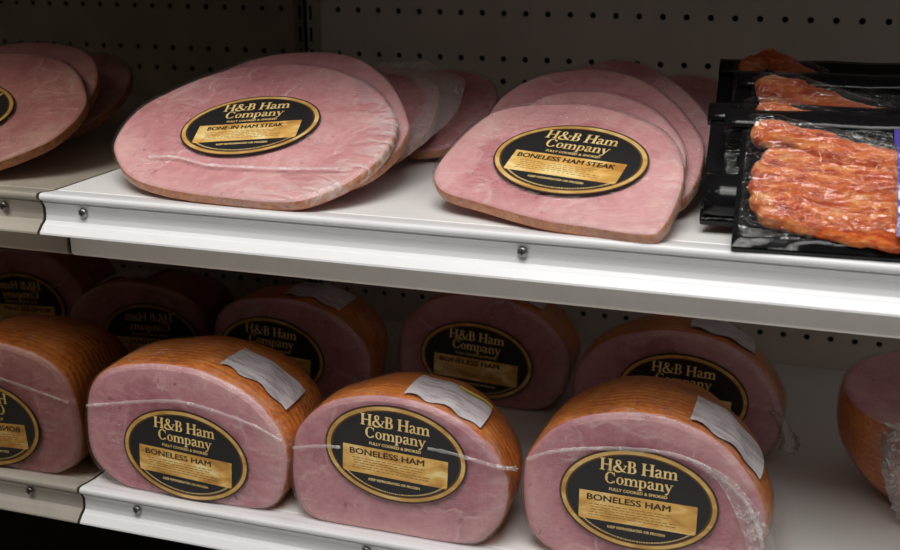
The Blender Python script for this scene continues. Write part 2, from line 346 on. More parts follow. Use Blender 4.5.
def sticker_meshes(kind):
    if kind in STK: return STK[kind]
    if not STK:
        n = 72; front = oval(AX, AZ); b = [(x, 0.0, z) for x, z in front] + [(x, 0.02, z) for x, z in front]
        STK['base'] = (b, [tuple(range(n))] + [(i, n + i, n + (i + 1) % n, (i + 1) % n) for i in range(n)])
        STK['border'] = lay([annulus((2.37, 1.62), (2.24, 1.50))], -.006)
        STK['line'] = lay([annulus((2.41, 1.66), (2.37, 1.62)), annulus((2.24, 1.50), (2.18, 1.45))], -.0065)
        STK['panel'] = lay([([(-1.80, -.87), (1.80, -.87), (1.80, .09), (-1.80, .09)], [(0, 1, 2, 3)])], -.006)
        STK['gold'] = lay([serif_text('H&B Ham', -1.20, 1.16, .86, .40), serif_text('Company', -1.04, 1.04, .44, .38)], -.007)
        STK['cook'] = lay([sans_text('FULLY COOKED & SMOKED', -.88, .88, .20, .095, .005)], -.007)
        STK['keep'] = lay([sans_text('KEEP REFRIGERATED OR FROZEN', -.88, .88, -1.08, .085, .004)], -.007)
        STK['rimtext'] = lay([rim_marks()], -.007)
        STK['fine'] = lay([lines_block(-1.5, 1.2, -.72, -.36, 5, 3), lines_block(1.0, 1.35, -.72, -.45, 4, 8)], -.008)
    txt, x0, x1 = {'ham': ('BONELESS HAM', -1.55, 1.0), 'bone': ('BONE-IN HAM STEAK', -1.45, 1.2), 'steak': ('BONELESS HAM STEAK', -1.65, 1.5)}[kind]
    STK[kind] = lay([sans_text(txt, x0, x1, -.21, .20)], -.009)
    return STK[kind]
STK_ME = {}
def add_sticker(root, cx, cz, rot, kind):
    ink = sticker_meshes(kind)
    def put(name, key, data, mat, parent):
        if key not in STK_ME:
            o = link(name, data[0], data[1], mat, parent, False); STK_ME[key] = o.data
        else:
            o = bpy.data.objects.new(name, STK_ME[key]); COL.objects.link(o); o.parent = parent
        return o
    s = put('oval_sticker', 'base', STK['base'], MAT['black'], root); s['label'] = 'black oval paper sticker'
    s.location = (cx * IN, -0.135 * IN, cz * IN); s.rotation_euler = (0, -math.radians(rot), 0); s.scale = (.98, 1, .98)
    put('gold_border', 'border', STK['border'], MAT['gold'], s); put('rim_line', 'line', STK['line'], MAT['rim'], s); put('gold_panel', 'panel', STK['panel'], MAT['panel'], s)
    put('company_lettering', 'gold', STK['gold'], MAT['letter'], s); put('cooking_caption', 'cook', STK['cook'], MAT['letter'], s); put('storage_caption', 'keep', STK['keep'], MAT['letter'], s); put('rim_lettering', 'rimtext', STK['rimtext'], MAT['letter'], s); put('fine_print', 'fine', STK['fine'], MAT['paleink'], s); put('panel_lettering', kind, ink, MAT['ink'], s)

# ------------------------------------------------------------------ hams and ham steaks
N = 112
class Ham:
    def __init__(s, outline, L, r=0.16, end=0.35, start=0.55, clamp=None, cz=None, back_round=None):
        s.o = closed_curve([(a, 0, b) for a, b in outline], N); s.L = L; s.r = r; s.end = end; s.start = start; s.clamp = clamp
        s.c = sum(s.o, Vector()) / N
        if cz is not None: s.c.z = cz
        s.R = sum((q - s.c).length for q in s.o) / N; s.br = back_round
    def k(s, d):
        k = 1.0
        if d < s.r: k -= s.r / s.R * (1 - math.sqrt(max(0, 1 - (1 - d / s.r) ** 2)))
        if s.br:
            e = s.L - d
            if e < s.br: k -= s.br / s.R * (1 - math.sqrt(max(0, 1 - (1 - e / s.br) ** 2)))
        else:
            u = d / s.L
            if u > s.start: k *= math.sqrt(max(0, 1 - ((u - s.start) / (1 - s.start)) ** 2.0 * (1 - s.end ** 2)))
        return k
    def P(s, i, d, off=0.0, lump=0.0):
        q = s.o[i % N]; k = s.k(max(0, min(s.L, d))) + off / s.R
        if lump: k *= 1 + lump * (noise.noise(Vector((q.x * .5 + s.L, d * .45, q.z * .5 + s.R * 3))))  * min(1, max(0, d) / .6)
        p = s.c + (q - s.c) * k; z = p.z
        if s.clamp is not None: z = max(z, s.clamp)
        return (p.x, d, z)
def cap(h, d, off=0.0, rings=8, flip=False, dome=0.0, lump=0.0):
    v = []; f = []; edge = [Vector(h.P(i, d, off, lump)) for i in range(N)]; c = sum(edge, Vector()) / N
    for k in range(rings):
        t = 1 - k / rings
        for q in edge: v.append(tuple(c + (q - c) * t + Vector((0, dome * (1 - t * t), 0))))
    v.append((c.x, c.y + dome, c.z))
    for k in range(rings - 1): f += [(k * N + i, k * N + (i + 1) % N, (k + 1) * N + (i + 1) % N, (k + 1) * N + i) for i in range(N)]
    b = (rings - 1) * N; f += [(b + i, b + (i + 1) % N, len(v) - 1) for i in range(N)]
    if flip: f = [q[::-1] for q in f]
    return v, f
def tube_faces(v, rows): return [(k * N + i, k * N + (i + 1) % N, (k + 1) * N + (i + 1) % N, (k + 1) * N + i)[::-1] for k in range(rows - 1) for i in range(N)]
def ribbon(pts, wd, y, seed, thick=0.02):
    c = open_curve([(a, 0, b) for a, b in pts], 8); v = []; f = []; r = random.Random(seed); m = len(c) - 1
    for i, q in enumerate(c):
        d = (c[min(i + 1, m)] - c[max(i - 1, 0)]).normalized(); w2 = wd / 2 * r.uniform(.75, 1.25); up = Vector((-d.z, 0, d.x))
        a = q + up * w2; b = q - up * w2; v += [(a.x, y, a.z), (q.x, y - .05, q.z), (b.x, y, b.z)]
    f = [(3 * i + j, 3 * i + j + 1, 3 * i + j + 4, 3 * i + j + 3) for i in range(m) for j in (0, 1)]
    return v, f
def build_ham(name, label, cat, group, outline, P0, tilt=0.0, yaw=0.0, L=5.0, stk=None, sticker=None, seam=None, steak=False, wrap=True, end=.35, clamp=None, mats=None, yellow=False, cz=None, start=.22, glare_side=(.22, .04)):
    root = empty(name, P0, (-math.radians(tilt), 0, math.radians(yaw))); tag(root, label, cat, group)
    if steak: h = Ham(outline, L, r=0.13, back_round=0.13); lump = 0.0
    else: h = Ham(outline, L, r=0.22, end=end, start=start, clamp=clamp, cz=cz); lump = 0.05
    me, ri = mats or ((MAT['steak'], MAT['steakrind']) if steak else (MAT['ham'], MAT['rind']))
    v, f = cap(h, 0.0); fd = [0, .02, .05] if steak else [0, .03, .07, .11]; b = len(v)
    v += [h.P(i, d, 0, 0) for d in fd for i in range(N)]; f += [tuple(i + b for i in q) for q in tube_faces(None, len(fd))]; o = link('cut_face', v, f, me, root)
    at = o.data.attributes.new('fat', 'FLOAT', 'POINT'); at.data.foreach_set('value', [max(0, 1 - (i // N) / 8 / .30) if i < 8 * N else (0 if i == 8 * N else 1) for i in range(len(v))])
    ds = [fd[-1]] + ([.1, .14, .2, L - .2, L - .12, L - .05, L] if steak else [.16, .22, .3, .45, .65] + [.65 + (L - .65) * (k / 22) for k in range(1, 23)])
    ds = sorted(d for d in set(ds) if 0 <= d <= L)
    v = [h.P(i, d, 0, lump) for d in ds for i in range(N)]; f = tube_faces(v, len(ds))
    if steak:
        link('rind_edge', v, f, ri, root); v2, f2 = cap(h, L, flip=True); link('rear_face', v2, f2, me, root)
    else:
        v2, f2 = cap(h, L, flip=True, dome=.35, lump=lump); b = len(v); v += v2; f += [tuple(i + b for i in q) for q in f2]; link('rind', v, f, ri, root)
    if stk: add_sticker(root, *stk)
    if wrap:
        v, f = cap(h, 0.0, .03, 12); v = [(x, -.085 - .02 * noise.noise(Vector((x * .9, 1.7, z * 1.3))), z) for x, y, z in v]
        dd = [.0, .06, .14, .25] + ([L * .7] if steak else [.5, .9, 1.4, 2.0, 2.6, 3.2]); b = len(v); first = len(v)
        def wp(i, d):
            x, y, z = h.P(i, d, .05 if d > 0 else .03, lump); 
            return (x, y - .085 * max(0, 1 - d / .3), max(z, clamp + .0) if clamp is not None else z)
        tv = [wp(i, d) for d in dd for i in range(N)]; tf = tube_faces(tv, len(dd)); v += tv; f += [tuple(i + b for i in q) for q in tf]
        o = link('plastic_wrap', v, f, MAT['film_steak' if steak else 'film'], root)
        at = o.data.attributes.new('crease_glare', 'FLOAT', 'POINT'); vals = []  # painted film highlights: pale haze toward the rim, stronger on one side
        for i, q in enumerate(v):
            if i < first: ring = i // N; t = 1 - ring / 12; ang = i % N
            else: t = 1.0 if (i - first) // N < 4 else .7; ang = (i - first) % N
            e = max(0, (t - .70) / .30); g = h.o[ang % N]; side = max(0, (g.x - h.c.x) / h.R * glare_side[0] + (h.c.z - g.z) / h.R * glare_side[1]) if t > 0 else 0
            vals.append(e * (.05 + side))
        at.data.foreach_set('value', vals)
    if seam:
        for k, sg in enumerate(seam if isinstance(seam[0], list) else [seam]):
            v, f = ribbon(sg, .12, -.15, 3 + k); link('wrap_seam', v, f, MAT['seam'], root)['label'] = 'pale welded seam of the plastic wrap'
    if sticker:
        u0, u1, d0, d1 = sticker; idx = [i for i in range(N) if h.o[i].z > h.c.z and u0 <= h.o[i].x <= u1]; idx.sort(key=lambda i: h.o[i].x)
        nd = 10; v = []; f = []; m = len(idx)
        for a, i in enumerate(idx):
            for b in range(nd + 1):
                dd = d0 + (d1 - d0) * b / nd + .09 * math.sin(a * 1.1) * (1 if b == 0 else 0)
                v.append(h.P(i, dd, .10 + .03 * math.sin(a * .9 + b * .3), lump))
        f = [(a * (nd + 1) + b, a * (nd + 1) + b + 1, (a + 1) * (nd + 1) + b + 1, (a + 1) * (nd + 1) + b) for a in range(m - 1) for b in range(nd)]
        o = link('price_sticker', v, f, MAT['paper'], root); o['label'] = 'white paper price sticker'
        if yellow:
            v = []; f = []; q = idx[m // 2:]
            for a, i in enumerate(q):
                for b in (0, 1): v.append(h.P(i, d1 - .25 + .22 * b, .145 + .03 * math.sin((a + m // 2) * .9 + 3), lump))
            f = [(2 * a, 2 * a + 1, 2 * a + 3, 2 * a + 2) for a in range(len(q) - 1)]; link('yellow_band', v, f, MAT['yellow'], o)
    return root, h
def bunch(root, pts, rad, seed, name='bunched_film'):
    """gathered tail of plastic: a crumpled tapering tube"""
    c = open_curve(pts, 6); n = 20; v = []; f = []; r = random.Random(seed)
    for k, q in enumerate(c):
        t = k / (len(c) - 1); rr = rad[0] + (rad[1] - rad[0]) * t
        for i in range(n):
            a = 6.28319 * i / n; s = rr * (1 + .45 * noise.noise(Vector((math.cos(a) * 2.2 + seed, math.sin(a) * 2.2, k * .55))))
            s *= 1 + .22 * (-1) ** i; v.append((q.x + s * math.cos(a), q.y + s * math.sin(a) * .55, q.z + s * .3 * math.sin(a * 2)))
    f = [(k * n + i, k * n + (i + 1) % n, (k + 1) * n + (i + 1) % n, (k + 1) * n + i) for k in range(len(c) - 1) for i in range(n)]
    f += [tuple(range(n)), tuple((len(c) - 1) * n + i for i in range(n))]
    o = link(name, v, f, MAT['bunch'], root, True); o['label'] = 'crumpled gathered end of the clear wrap'; return o

# ------------------------------------------------------------------ setting
XM = -1.466                      # mirror plane
XR = 40.0
ZS, ZL = -4.39, -14.98           # shelf surfaces
def setting(o, kind='structure'): o['kind'] = kind; return o
# pegboard back wall with real punched holes
def pegboard():
    v = []; f = []; mi = []
    rows = {0, -2, -3, -5, -6, -13, -16, 2, 3, 5, 6}; r = 0.135; n = 12
    x_lo, x_hi, z_lo, z_hi = -1, 40, -24, 9
    def q(a, b, c, d): k = len(v); v.extend([(a, 0, c), (b, 0, c), (b, 0, d), (a, 0, d)]); f.append((k, k + 1, k + 2, k + 3))
    q(XM, x_lo + .5, z_lo - 1.2, z_hi + .5)
    for z in range(z_lo, z_hi + 1):
        z0_ = z; z = z - (0.62 if z <= -8 else 0)
        if z0_ == -8: q(x_lo + .5, x_hi + .5, z + .5, z + 1.12)
        for x in range(0, x_hi + 1):
            if z0_ not in rows: q(x - .5, x + .5, z - .5, z + .5); continue
            k = len(v); sq = []
            for i in range(n):
                a = 6.28319 * (i + .5) / n; c, s = math.cos(a), math.sin(a); t = .5 / max(abs(c), abs(s)); sq.append((x + c * t, 0, z + s * t))
            cor = [(x + .5, 0, z + .5), (x - .5, 0, z + .5), (x - .5, 0, z - .5), (x + .5, 0, z - .5)]
            v.extend(sq); v.extend([(x + r * math.cos(6.28319 * (i + .5) / n), 0, z + r * math.sin(6.28319 * (i + .5) / n)) for i in range(n)])
            v.extend([(x + r * math.cos(6.28319 * (i + .5) / n), .12, z + r * math.sin(6.28319 * (i + .5) / n)) for i in range(n)]); v.extend(cor)
            for i in range(n):
                j = (i + 1) % n; f.append((k + i, k + j, k + n + j, k + n + i)); f.append((k + n + i, k + n + j, k + 2 * n + j, k + 2 * n + i))
            for ci in range(4):
                c = cor[ci]; best = sorted(range(n), key=lambda i: (sq[i][0] - c[0]) ** 2 + (sq[i][2] - c[2]) ** 2)[:2]; f.append((k + best[0], k + best[1], k + 3 * n + ci))
    nb = len(f); k = len(v); v.extend([(XM, .5, -25), (40.5, .5, -25), (40.5, .5, 10), (XM, .5, 10)]); f.append((k, k + 1, k + 2, k + 3))
    o = link('wall_back', v, f, None, None, False, [MAT['board'], MAT['void']], [0] * nb + [1]); o.location = W(0, 0, 0); return setting(o)
pegboard()
o = MB().box(XM - .25, XM, -34, .5, -25, 10).link('wall_left', MAT['mirror']); o.location = W(0, 0, 0); setting(o)
o['label'] = 'dull mirrored end panel of the cooler reflecting the hams and shelves'
o = MB().box(XM, XR, -22, 0, -26, -25).link('floor', MAT['dark']); o.location = W(0, 0, 0); setting(o)
o = MB().box(XM, XR, -20.5, 0, 6.6, 7.4).link('unseen_shelf_above', MAT['shelf_above']); o.location = W(0, 0, 0); setting(o)  # unseen shelf above, put in to shade the rear of the case
# slotted upright in the corner
t = empty('slotted_upright', (XM, 0, -24)); tag(t, 'pale slotted metal upright in the back corner beside the mirrored panel', 'upright')
mb = MB(); mb.box(.06, .62, -.45, 0, 0, 34); bev(mb.link('channel', MAT['post'], t), .04)
mb = MB()
for k in range(33): mb.box(.22, .34, -.462, -.44, .55 + k, 1.2 + k)
mb.link('slots', MAT['void'], t)['label'] = 'column of narrow dark slots'

def rail_prof():
    p = [(-19.45, -.02), (-19.95, .03), (-20.15, .065)]
    for a in range(80, -100, -20): p.append((-20.32 - .10 * math.cos(math.radians(a)), -.05 + .115 * math.sin(math.radians(a))))
    p += [(-20.28, -.18), (-20.23, -.23), (-20.27, -.26), (-20.22, -.30), (-20.15, -.45), (-20.15, -.68), (-20.19, -.84), (-20.29, -.93), (-20.35, -.96), (-20.56, -1.17), (-20.57, -1.23), (-20.50, -1.26), (-20.05, -1.15), (-19.95, -.6), (-19.45, -.3)]
    return p
def shelf(zt, label, screws, z_br, dy=0.0):
    t = empty('shelf', (XM, dy, zt)); tag(t, label, 'shelf', 'white cooler shelves')
    x1 = XR - XM
    bev(MB().box(.05, x1, -19.5, -.05 - dy, -.5, 0).link('deck', MAT['white'], t), .03)
    mb = MB(); pr = [(-19.0, -.45), (-19.12, -.55), (-19.12, z_br + .10), (-19.0, z_br), (-18.6, z_br), (-18.6, -.45)]; mb.extrude_x(pr, .05, x1)
    bev(mb.link('front_lip', MAT['lip'], t), .05)
    mb = MB(); mb.extrude_x(rail_prof(), .055, x1); link('price_rail', mb.v, mb.f, MAT['rail'], t, False)
    for x in screws:
        mb = MB(); mb.disc_y(x - XM, -20.19, -.50, .15, .12); s = mb.link('screw', MAT['screw'], t, True); s['label'] = 'steel pan-head screw'
        mb = MB(); mb.box(x - XM - .08, x - XM + .08, -20.317, -20.30, -.52, -.48); mb.box(x - XM - .02, x - XM + .02, -20.317, -20.30, -.58, -.42); mb.link('screw_slot', MAT['slot'], s)
    return t
shelf(ZS, 'upper white metal shelf holding ham steaks and black meat packs, long ridged front rail', [0.05, 14.45], -2.35)
shelf(ZL, 'lower white metal shelf carrying the whole wrapped hams', [0.75, 9.3, 19.0], -2.2, .4)

# ------------------------------------------------------------------ upper shelf: bone-in steaks
OA1 = [(-6.2, 1.6), (-6.52, 2.36), (-6.64, 3.28), (-6.47, 4.15), (-5.94, 5.0), (-5.19, 5.89), (-4.14, 6.62), (-2.71, 6.99), (-1.12, 6.98), (0.22, 6.59), (1.69, 5.74), (2.62, 4.78), (3.17, 3.84), (3.31, 2.78), (3.16, 1.74), (2.71, 0.84), (2.02, 0.12), (1.43, -0.2), (0.54, -0.32), (-0.86, -0.31), (-2.33, -0.26), (-3.52, -0.11), (-4.53, 0.18), (-5.36, 0.71)]
OA2 = [(-5.6, 1.9), (-5.9, 3.2), (-5.7, 4.8), (-5.0, 6.2), (-4.1, 7.03), (-3.13, 7.44), (-1.57, 7.62), (-0.24, 7.32), (1.12, 6.39), (2.26, 5.14), (3.19, 3.67), (3.36, 2.86), (3.29, 1.89), (2.8, .8), (1.8, .1), (.5, -.2), (-1.5, -.2), (-3.5, .1), (-4.9, .8)]
OA3 = [(-4.6, 1.2), (-5.0, 3.0), (-4.3, 4.9), (-2.6, 5.9), (-0.54, 5.8), (0.91, 5.61), (2.0, 4.69), (2.39, 3.69), (2.59, 2.05), (2.26, 1.08), (1.67, 0.1), (.4, -.2), (-1.5, -.2), (-3.4, .2)]
def sb(x, y, t, yaw, th):
    a = math.radians(yaw); tt = math.radians(t); n = Vector((math.sin(a) * math.cos(tt), -math.cos(a) * math.cos(tt), math.sin(tt))); return tuple(Vector((x, y - .28, ZS + .12)) + n * th)
GA = 'bone-in ham steaks fanned at the mirrored end of the upper shelf'
build_ham('ham_steak', 'large wrapped ham steak lying in front, oval sticker reading BONE-IN HAM STEAK', 'ham steak', GA, OA1, sb(6, -19.4, 64, -3, .42), 64, -3, .42, (-1.76, 3.18, 11.6, 'bone'), None, [(-4.4, 1.12), (-3.4, 1.22), (-2.2, .98), (-.6, 1.02), (.8, 1.12), (2.3, 1.3)], True, glare_side=(.75, .25))
build_ham('ham_steak', 'ham steak without visible sticker directly behind the bone-in steak, its top rim showing', 'ham steak', GA, OA2, sb(6, -18.2, 64, -3, .42), 64, -3, .42, None, None, None, True)
r3, _ = build_ham('ham_steak', 'dark ham steak in loose cloudy film, peeking out right of the bone-in pair', 'ham steak', GA, OA3, sb(6.3, -13.6, 64, 0, .42), 64, 0, .42, None, None, None, True)
v = []; f = []; pts = [(-.7, 6.0), (.3, 6.15), (1.1, 6.35), (1.9, 5.6), (2.9, 5.2), (3.15, 4.2), (3.25, 3.0), (2.95, 1.9), (2.6, 1.0), (2.2, .2)]; inn = [(-.6, 5.2), (.2, 5.1), (.8, 4.9), (1.4, 4.4), (1.8, 3.9), (2.0, 3.2), (2.0, 2.4), (1.9, 1.7), (1.7, 1.0), (1.5, .4)]
a = open_curve([(x, 0, z) for x, z in pts], 6); b = open_curve([(x, 0, z) for x, z in inn], 6)
for i in range(len(a)):
    for k in range(7):
        q = a[i].lerp(b[i], k / 6); v.append((q.x, -.1 - .10 * math.sin(k / 6 * 3.14) + .07 * noise.noise(Vector((q.x * 3, k, q.z * 3))) + (.12 if k == 0 else 0), q.z))
f = [(i * 7 + k, i * 7 + k + 1, (i + 1) * 7 + k + 1, (i + 1) * 7 + k) for i in range(len(a) - 1) for k in range(6)]
link('loose_film', v, f, MAT['cloud'], r3)['label'] = 'cloudy loose border of the wrap'
OA4 = [(-3.5, 2), (-3.2, 4), (-1.8, 5.2), (-0.33, 5.2), (0.85, 4.6), (1.4, 3.25), (1.24, 1.66), (0.49, 0.38), (-1, -.1), (-2.7, .3)]
build_ham('ham_steak', 'dim ham steak at the back, between the cloudy-film steak and the boneless stack', 'ham steak', GA, OA4, sb(9, -11.6, 64, 0, .42), 64, 0, .42, None, None, None, True)
# boneless steaks
OB1 = [(-4.07, 1.18), (-4.19, 1.87), (-4.11, 2.77), (-3.9, 3.78), (-3.51, 4.63), (-2.78, 5.06), (-1.75, 5.29), (-0.69, 5.37), (0.32, 5.18), (1.39, 4.74), (2.22, 4.18), (2.92, 3.28), (3.29, 2.32), (3.41, 1.33), (3.41, 0.45), (3.29, -0.19), (3.04, -0.34), (2.34, -0.37), (1.27, -0.31), (0.2, -0.27), (-0.99, -0.07), (-2.26, 0.22), (-3.17, 0.41), (-3.71, 0.69)]
OB2 = [(-3.6, 1.2), (-3.75, 2.6), (-3.4, 3.9), (-2.73, 4.83), (-2.35, 5.35), (-1.46, 5.75), (-0.1, 5.76), (1.33, 5.1), (2.29, 4.14), (2.86, 3.29), (3.14, 2.44), (3.2, 1.2), (3.0, .3), (2.2, -.1), (.6, -.2), (-1.2, -.05), (-2.8, .4)]
OB3 = [(-3.8, 2.6), (-4.08, 3.9), (-3.95, 5.1), (-3.24, 6.20), (-2.18, 6.69), (-0.92, 6.81), (0.52, 6.29), (1.83, 5.17), (2.72, 4.09), (3.31, 3.18), (3.55, 2.26), (3.6, 1.03), (3.3, .2), (2.2, -.15), (.6, -.2), (-1.2, -.05), (-2.8, .6)]
OB4 = [(-3.5, 2.2), (-3.6, 4.2), (-3.0, 5.9), (-1.9, 6.8), (-0.9, 7.1), (0.0, 6.75), (1.2, 5.89), (2.12, 4.95), (2.91, 3.88), (3.41, 2.83), (3.4, 1.4), (2.8, .2), (1.2, -.1), (-1, -.1), (-2.6, .6)]
GB = 'boneless ham steaks fanned in the middle of the upper shelf'
build_ham('ham_steak', 'front wrapped ham steak with the oval sticker reading BONELESS HAM STEAK', 'ham steak', GB, OB1, sb(15, -19.3, 64, -8, .45), 64, -8, .45, (-.12, 2.38, -3.9, 'steak'), None, None, True)
build_ham('ham_steak', 'ham steak second in the middle stack, directly behind the BONELESS HAM STEAK sticker', 'ham steak', GB, OB2, sb(15, -18.15, 64, -8, .45), 64, -8, .45, None, None, None, True)
build_ham('ham_steak', 'broad ham steak third in the middle stack, brown rim arching over two others', 'ham steak', GB, OB3, sb(15, -17.0, 64, -8, .45), 64, -8, .45, None, None, None, True)
build_ham('ham_steak', 'dark rearmost ham steak of the middle stack, near the pegboard', 'ham steak', GB, OB4, sb(15.2, -15.2, 64, -8, .45), 64, -8, .45, None, None, None, True)
OB5 = [(-2.5, 1), (-2.7, 3), (-1.9, 4.9), (0, 5.7), (1.6, 5.2), (2.5, 3.8), (2.8, 2.2), (2.3, .6), (.5, -.1), (-1.4, 0)]
build_ham('ham_steak', 'shadowed brown ham steak between the middle stack and the black meat packs', 'ham steak', GB, OB5, sb(16.4, -12.3, 64, -8, .45), 64, -8, .45, None, None, None, True)

# ------------------------------------------------------------------ black vacuum packs of seasoned meat
def tube(path, rw, rh, seed, n=22, seg=14):
    """flattened meat strip along a path in the pack plane; rw half width, rh half thickness"""
    c = open_curve(path, seg); m = len(c) - 1; v = []; f = []
    for i, q in enumerate(c):
        d = (c[min(i + 1, m)] - c[max(i - 1, 0)]); d.y = 0; d.normalize(); side = Vector((-d.z, 0, d.x)); t = i / m
        e = math.sqrt(max(0.02, 1 - max(0, (0.09 - t) / .09) ** 2.2)) * math.sqrt(max(0.02, 1 - max(0, (t - .95) / .05) ** 2.2))
        for k in range(n):
            a = 6.28319 * k / n; ca, sa = math.cos(a), math.sin(a); wob = 1 + .26 * noise.noise(Vector((t * 9 + seed * 3.1, ca * 1.1, sa * 1.1 + seed))) + .12 * noise.noise(Vector((t * 30 + seed, ca * 2, sa * 2)))
            sx = math.copysign(abs(ca) ** .8, ca) * rw * e * wob; sy = math.copysign(abs(sa) ** .8, sa) * rh * e * wob; p = q + side * sx; v.append((p.x, p.y - sy, p.z))
    f = [(i * n + k, i * n + (k + 1) % n, (i + 1) * n + (k + 1) % n, (i + 1) * n + k) for i in range(m) for k in range(n)]
    f += [tuple(range(n)), tuple(m * n + k for k in range(n))[::-1]]
    return v, f
STRIPS = [([(0.40, 3.46), (1.1, 3.42), (1.9, 3.2), (2.95, 2.87), (4.14, 2.55), (6, 2.4), (8.2, 2.3)], .40, .30, -.30),
          ([(0.74, 2.42), (1.4, 2.45), (2.3, 2.15), (3.2, 1.95), (4.2, 1.85), (6, 1.75), (8.2, 1.7)], .37, .27, -.37),
          ([(0.50, 2.02), (1.3, 1.98), (2.4, 1.65), (3.3, 1.45), (4.2, 1.38), (6, 1.3), (8.2, 1.3)], .37, .28, -.37),
          ([(0.46, 1.56), (1.3, 1.50), (2.4, 1.15), (3.3, .97), (4.2, .92), (6, .9), (8.2, .9)], .37, .27, -.35),
          ([(0.52, 1.12), (1.3, 1.02), (2.4, .72), (3.3, .52), (4.2, .45), (6, .45), (8.2, .45)], .36, .26, -.32),
          ([(0.74, .74), (1.5, .64), (2.5, .36), (3.4, .16), (4.2, .12), (6, .1), (8.2, .1)], .34, .22, -.29)]
def pack(label, P0, tilt, yaw, left=0.0, flap_left=-.5, front=False, roll=False, strips=6, film=True, lift=.30, flap=True, paths=None, fdz=0.0, tray_h=4.9):
    t = empty('meat_pack', P0, (-math.radians(tilt), 0, math.radians(yaw))); tag(t, label, 'meat pack', 'black vacuum packs of seasoned meat strips'); dz = lift
    xr = 9.3
    STR = paths or [([(x - .16, z) for x, z in q[0]], *q[1:]) for q in STRIPS[:strips]]
    # black tray: shallow rim round a sunken floor
    mb = MB(); mb.box(left, xr, -.03, .22, 0, tray_h); bev(mb.link('tray', MAT['packblack'], t), .06)
    mb = MB()
    def band(x0, x1, z0, z1, amp, y, sd):
        nx, nz = max(2, int((x1 - x0) / .12)), max(2, int((z1 - z0) / .12)); v = []
        for i in range(nx + 1):
            for k in range(nz + 1):
                x = x0 + (x1 - x0) * i / nx; z = z0 + (z1 - z0) * k / nz; e = min(i, nx - i, k, nz - k); ed = min(1, e / 2)
                v.append((x, y - ed * (amp * (.5 + 1.0 * noise.noise(Vector((x * .9 + sd, sd, z * 2.2)))) + amp * .35 * noise.noise(Vector((x * 4, sd, z * 4)))), z))
        return v, [(i * (nz + 1) + k, (i + 1) * (nz + 1) + k, (i + 1) * (nz + 1) + k + 1, i * (nz + 1) + k + 1) for i in range(nx) for k in range(nz)]
    v, f = band(left, xr, 0.02, (.52 if front else .4), .20, -.05, 2.0); link('bottom_seal', v, f, MAT['packblack'], t)
    v, f = band(left, left + .42, .4, 4.2, .10, -.05, 5.0); link('side_seal', v, f, MAT['packblack'], t)
    # overhanging top flap, a folded strip
    pr = [(.16, 4.16), (-.12, 4.10), (-.20, 4.13), (-.20, 4.4), (-.15, 4.66), (-.08, 4.84), (.02, 4.86), (-.04, 4.7), (-.12, 4.45), (-.10, 4.3), (.16, 4.24)]
    mb = MB(); mb.extrude_x([(a, b + fdz) for a, b in pr], flap_left, xr, 24)
    mb.v = [(x, y + .05 * noise.noise(Vector((x * .7, 3, z))), z + .05 * noise.noise(Vector((x * .5, 9, 0)))) for x, y, z in mb.v]; mb.link('top_flap', MAT['packblack'], t, True)
    for k, (path, rw, rh, yy) in enumerate(STR):
        v, f = tube([(x, yy + .06, z + dz) for x, z in path], rw, rh, k + 1); link('meat_strip', v, f, MAT['bacon'], t)
    if film:
        nx, nz = 170, 90; v = []; x0, x1, z0, z1 = left + (.15 if front else .5), 9.0, .3, 4.2 if flap else 4.85
        def meat_h(x, z):
            h = 0
            for path, rw, rh, yy in STR:
                if x < path[0][0] - .35: continue
                for (xa, za), (xb, zb) in zip(path, path[1:]):
                    if xa <= x <= xb or (x < path[0][0] and xa == path[0][0]):
                        zc = za + (zb - za) * max(0, (x - xa)) / (xb - xa) + dz; q = abs(z - zc) / (rw + .12); endf = min(1, max(0, (x - path[0][0] + .35) / .45))
                        if q < 1: h = max(h, (-(yy + .06) + rh) * math.sqrt(1 - q * q) ** .7 * endf ** .5)
            return h
        for i in range(nx + 1):
            for k in range(nz + 1):
                x = x0 + (x1 - x0) * i / nx; z = z0 + (z1 - z0) * k / nz; h = meat_h(x, z)
                v.append((x, -.11 - h - (.10 if h > .05 else 0) - .045 * (1 + noise.noise(Vector((x * 1.6, 4, z * 3.2)))) - .05 * abs(noise.noise(Vector((x * 1.1 + z * .5, 8, z * 5.0 - x * 1.2)))), z))
        f = [(i * (nz + 1) + k, (i + 1) * (nz + 1) + k, (i + 1) * (nz + 1) + k + 1, i * (nz + 1) + k + 1) for i in range(nx) for k in range(nz)]
        link('clear_film', v, f, MAT['meatfilm'], t)
    if roll:
        pr = [(-.05, 1.5)]
        for a in range(80, -200, -20): pr.append((-.30 - .50 * math.cos(math.radians(a)), .70 + .66 * math.sin(math.radians(a))))
        pr += [(-.05, .2)]
        mb = MB(); mb.extrude_x(pr, left + .1, xr, 20); mb.link('bottom_roll', MAT['packblack'], t, True)
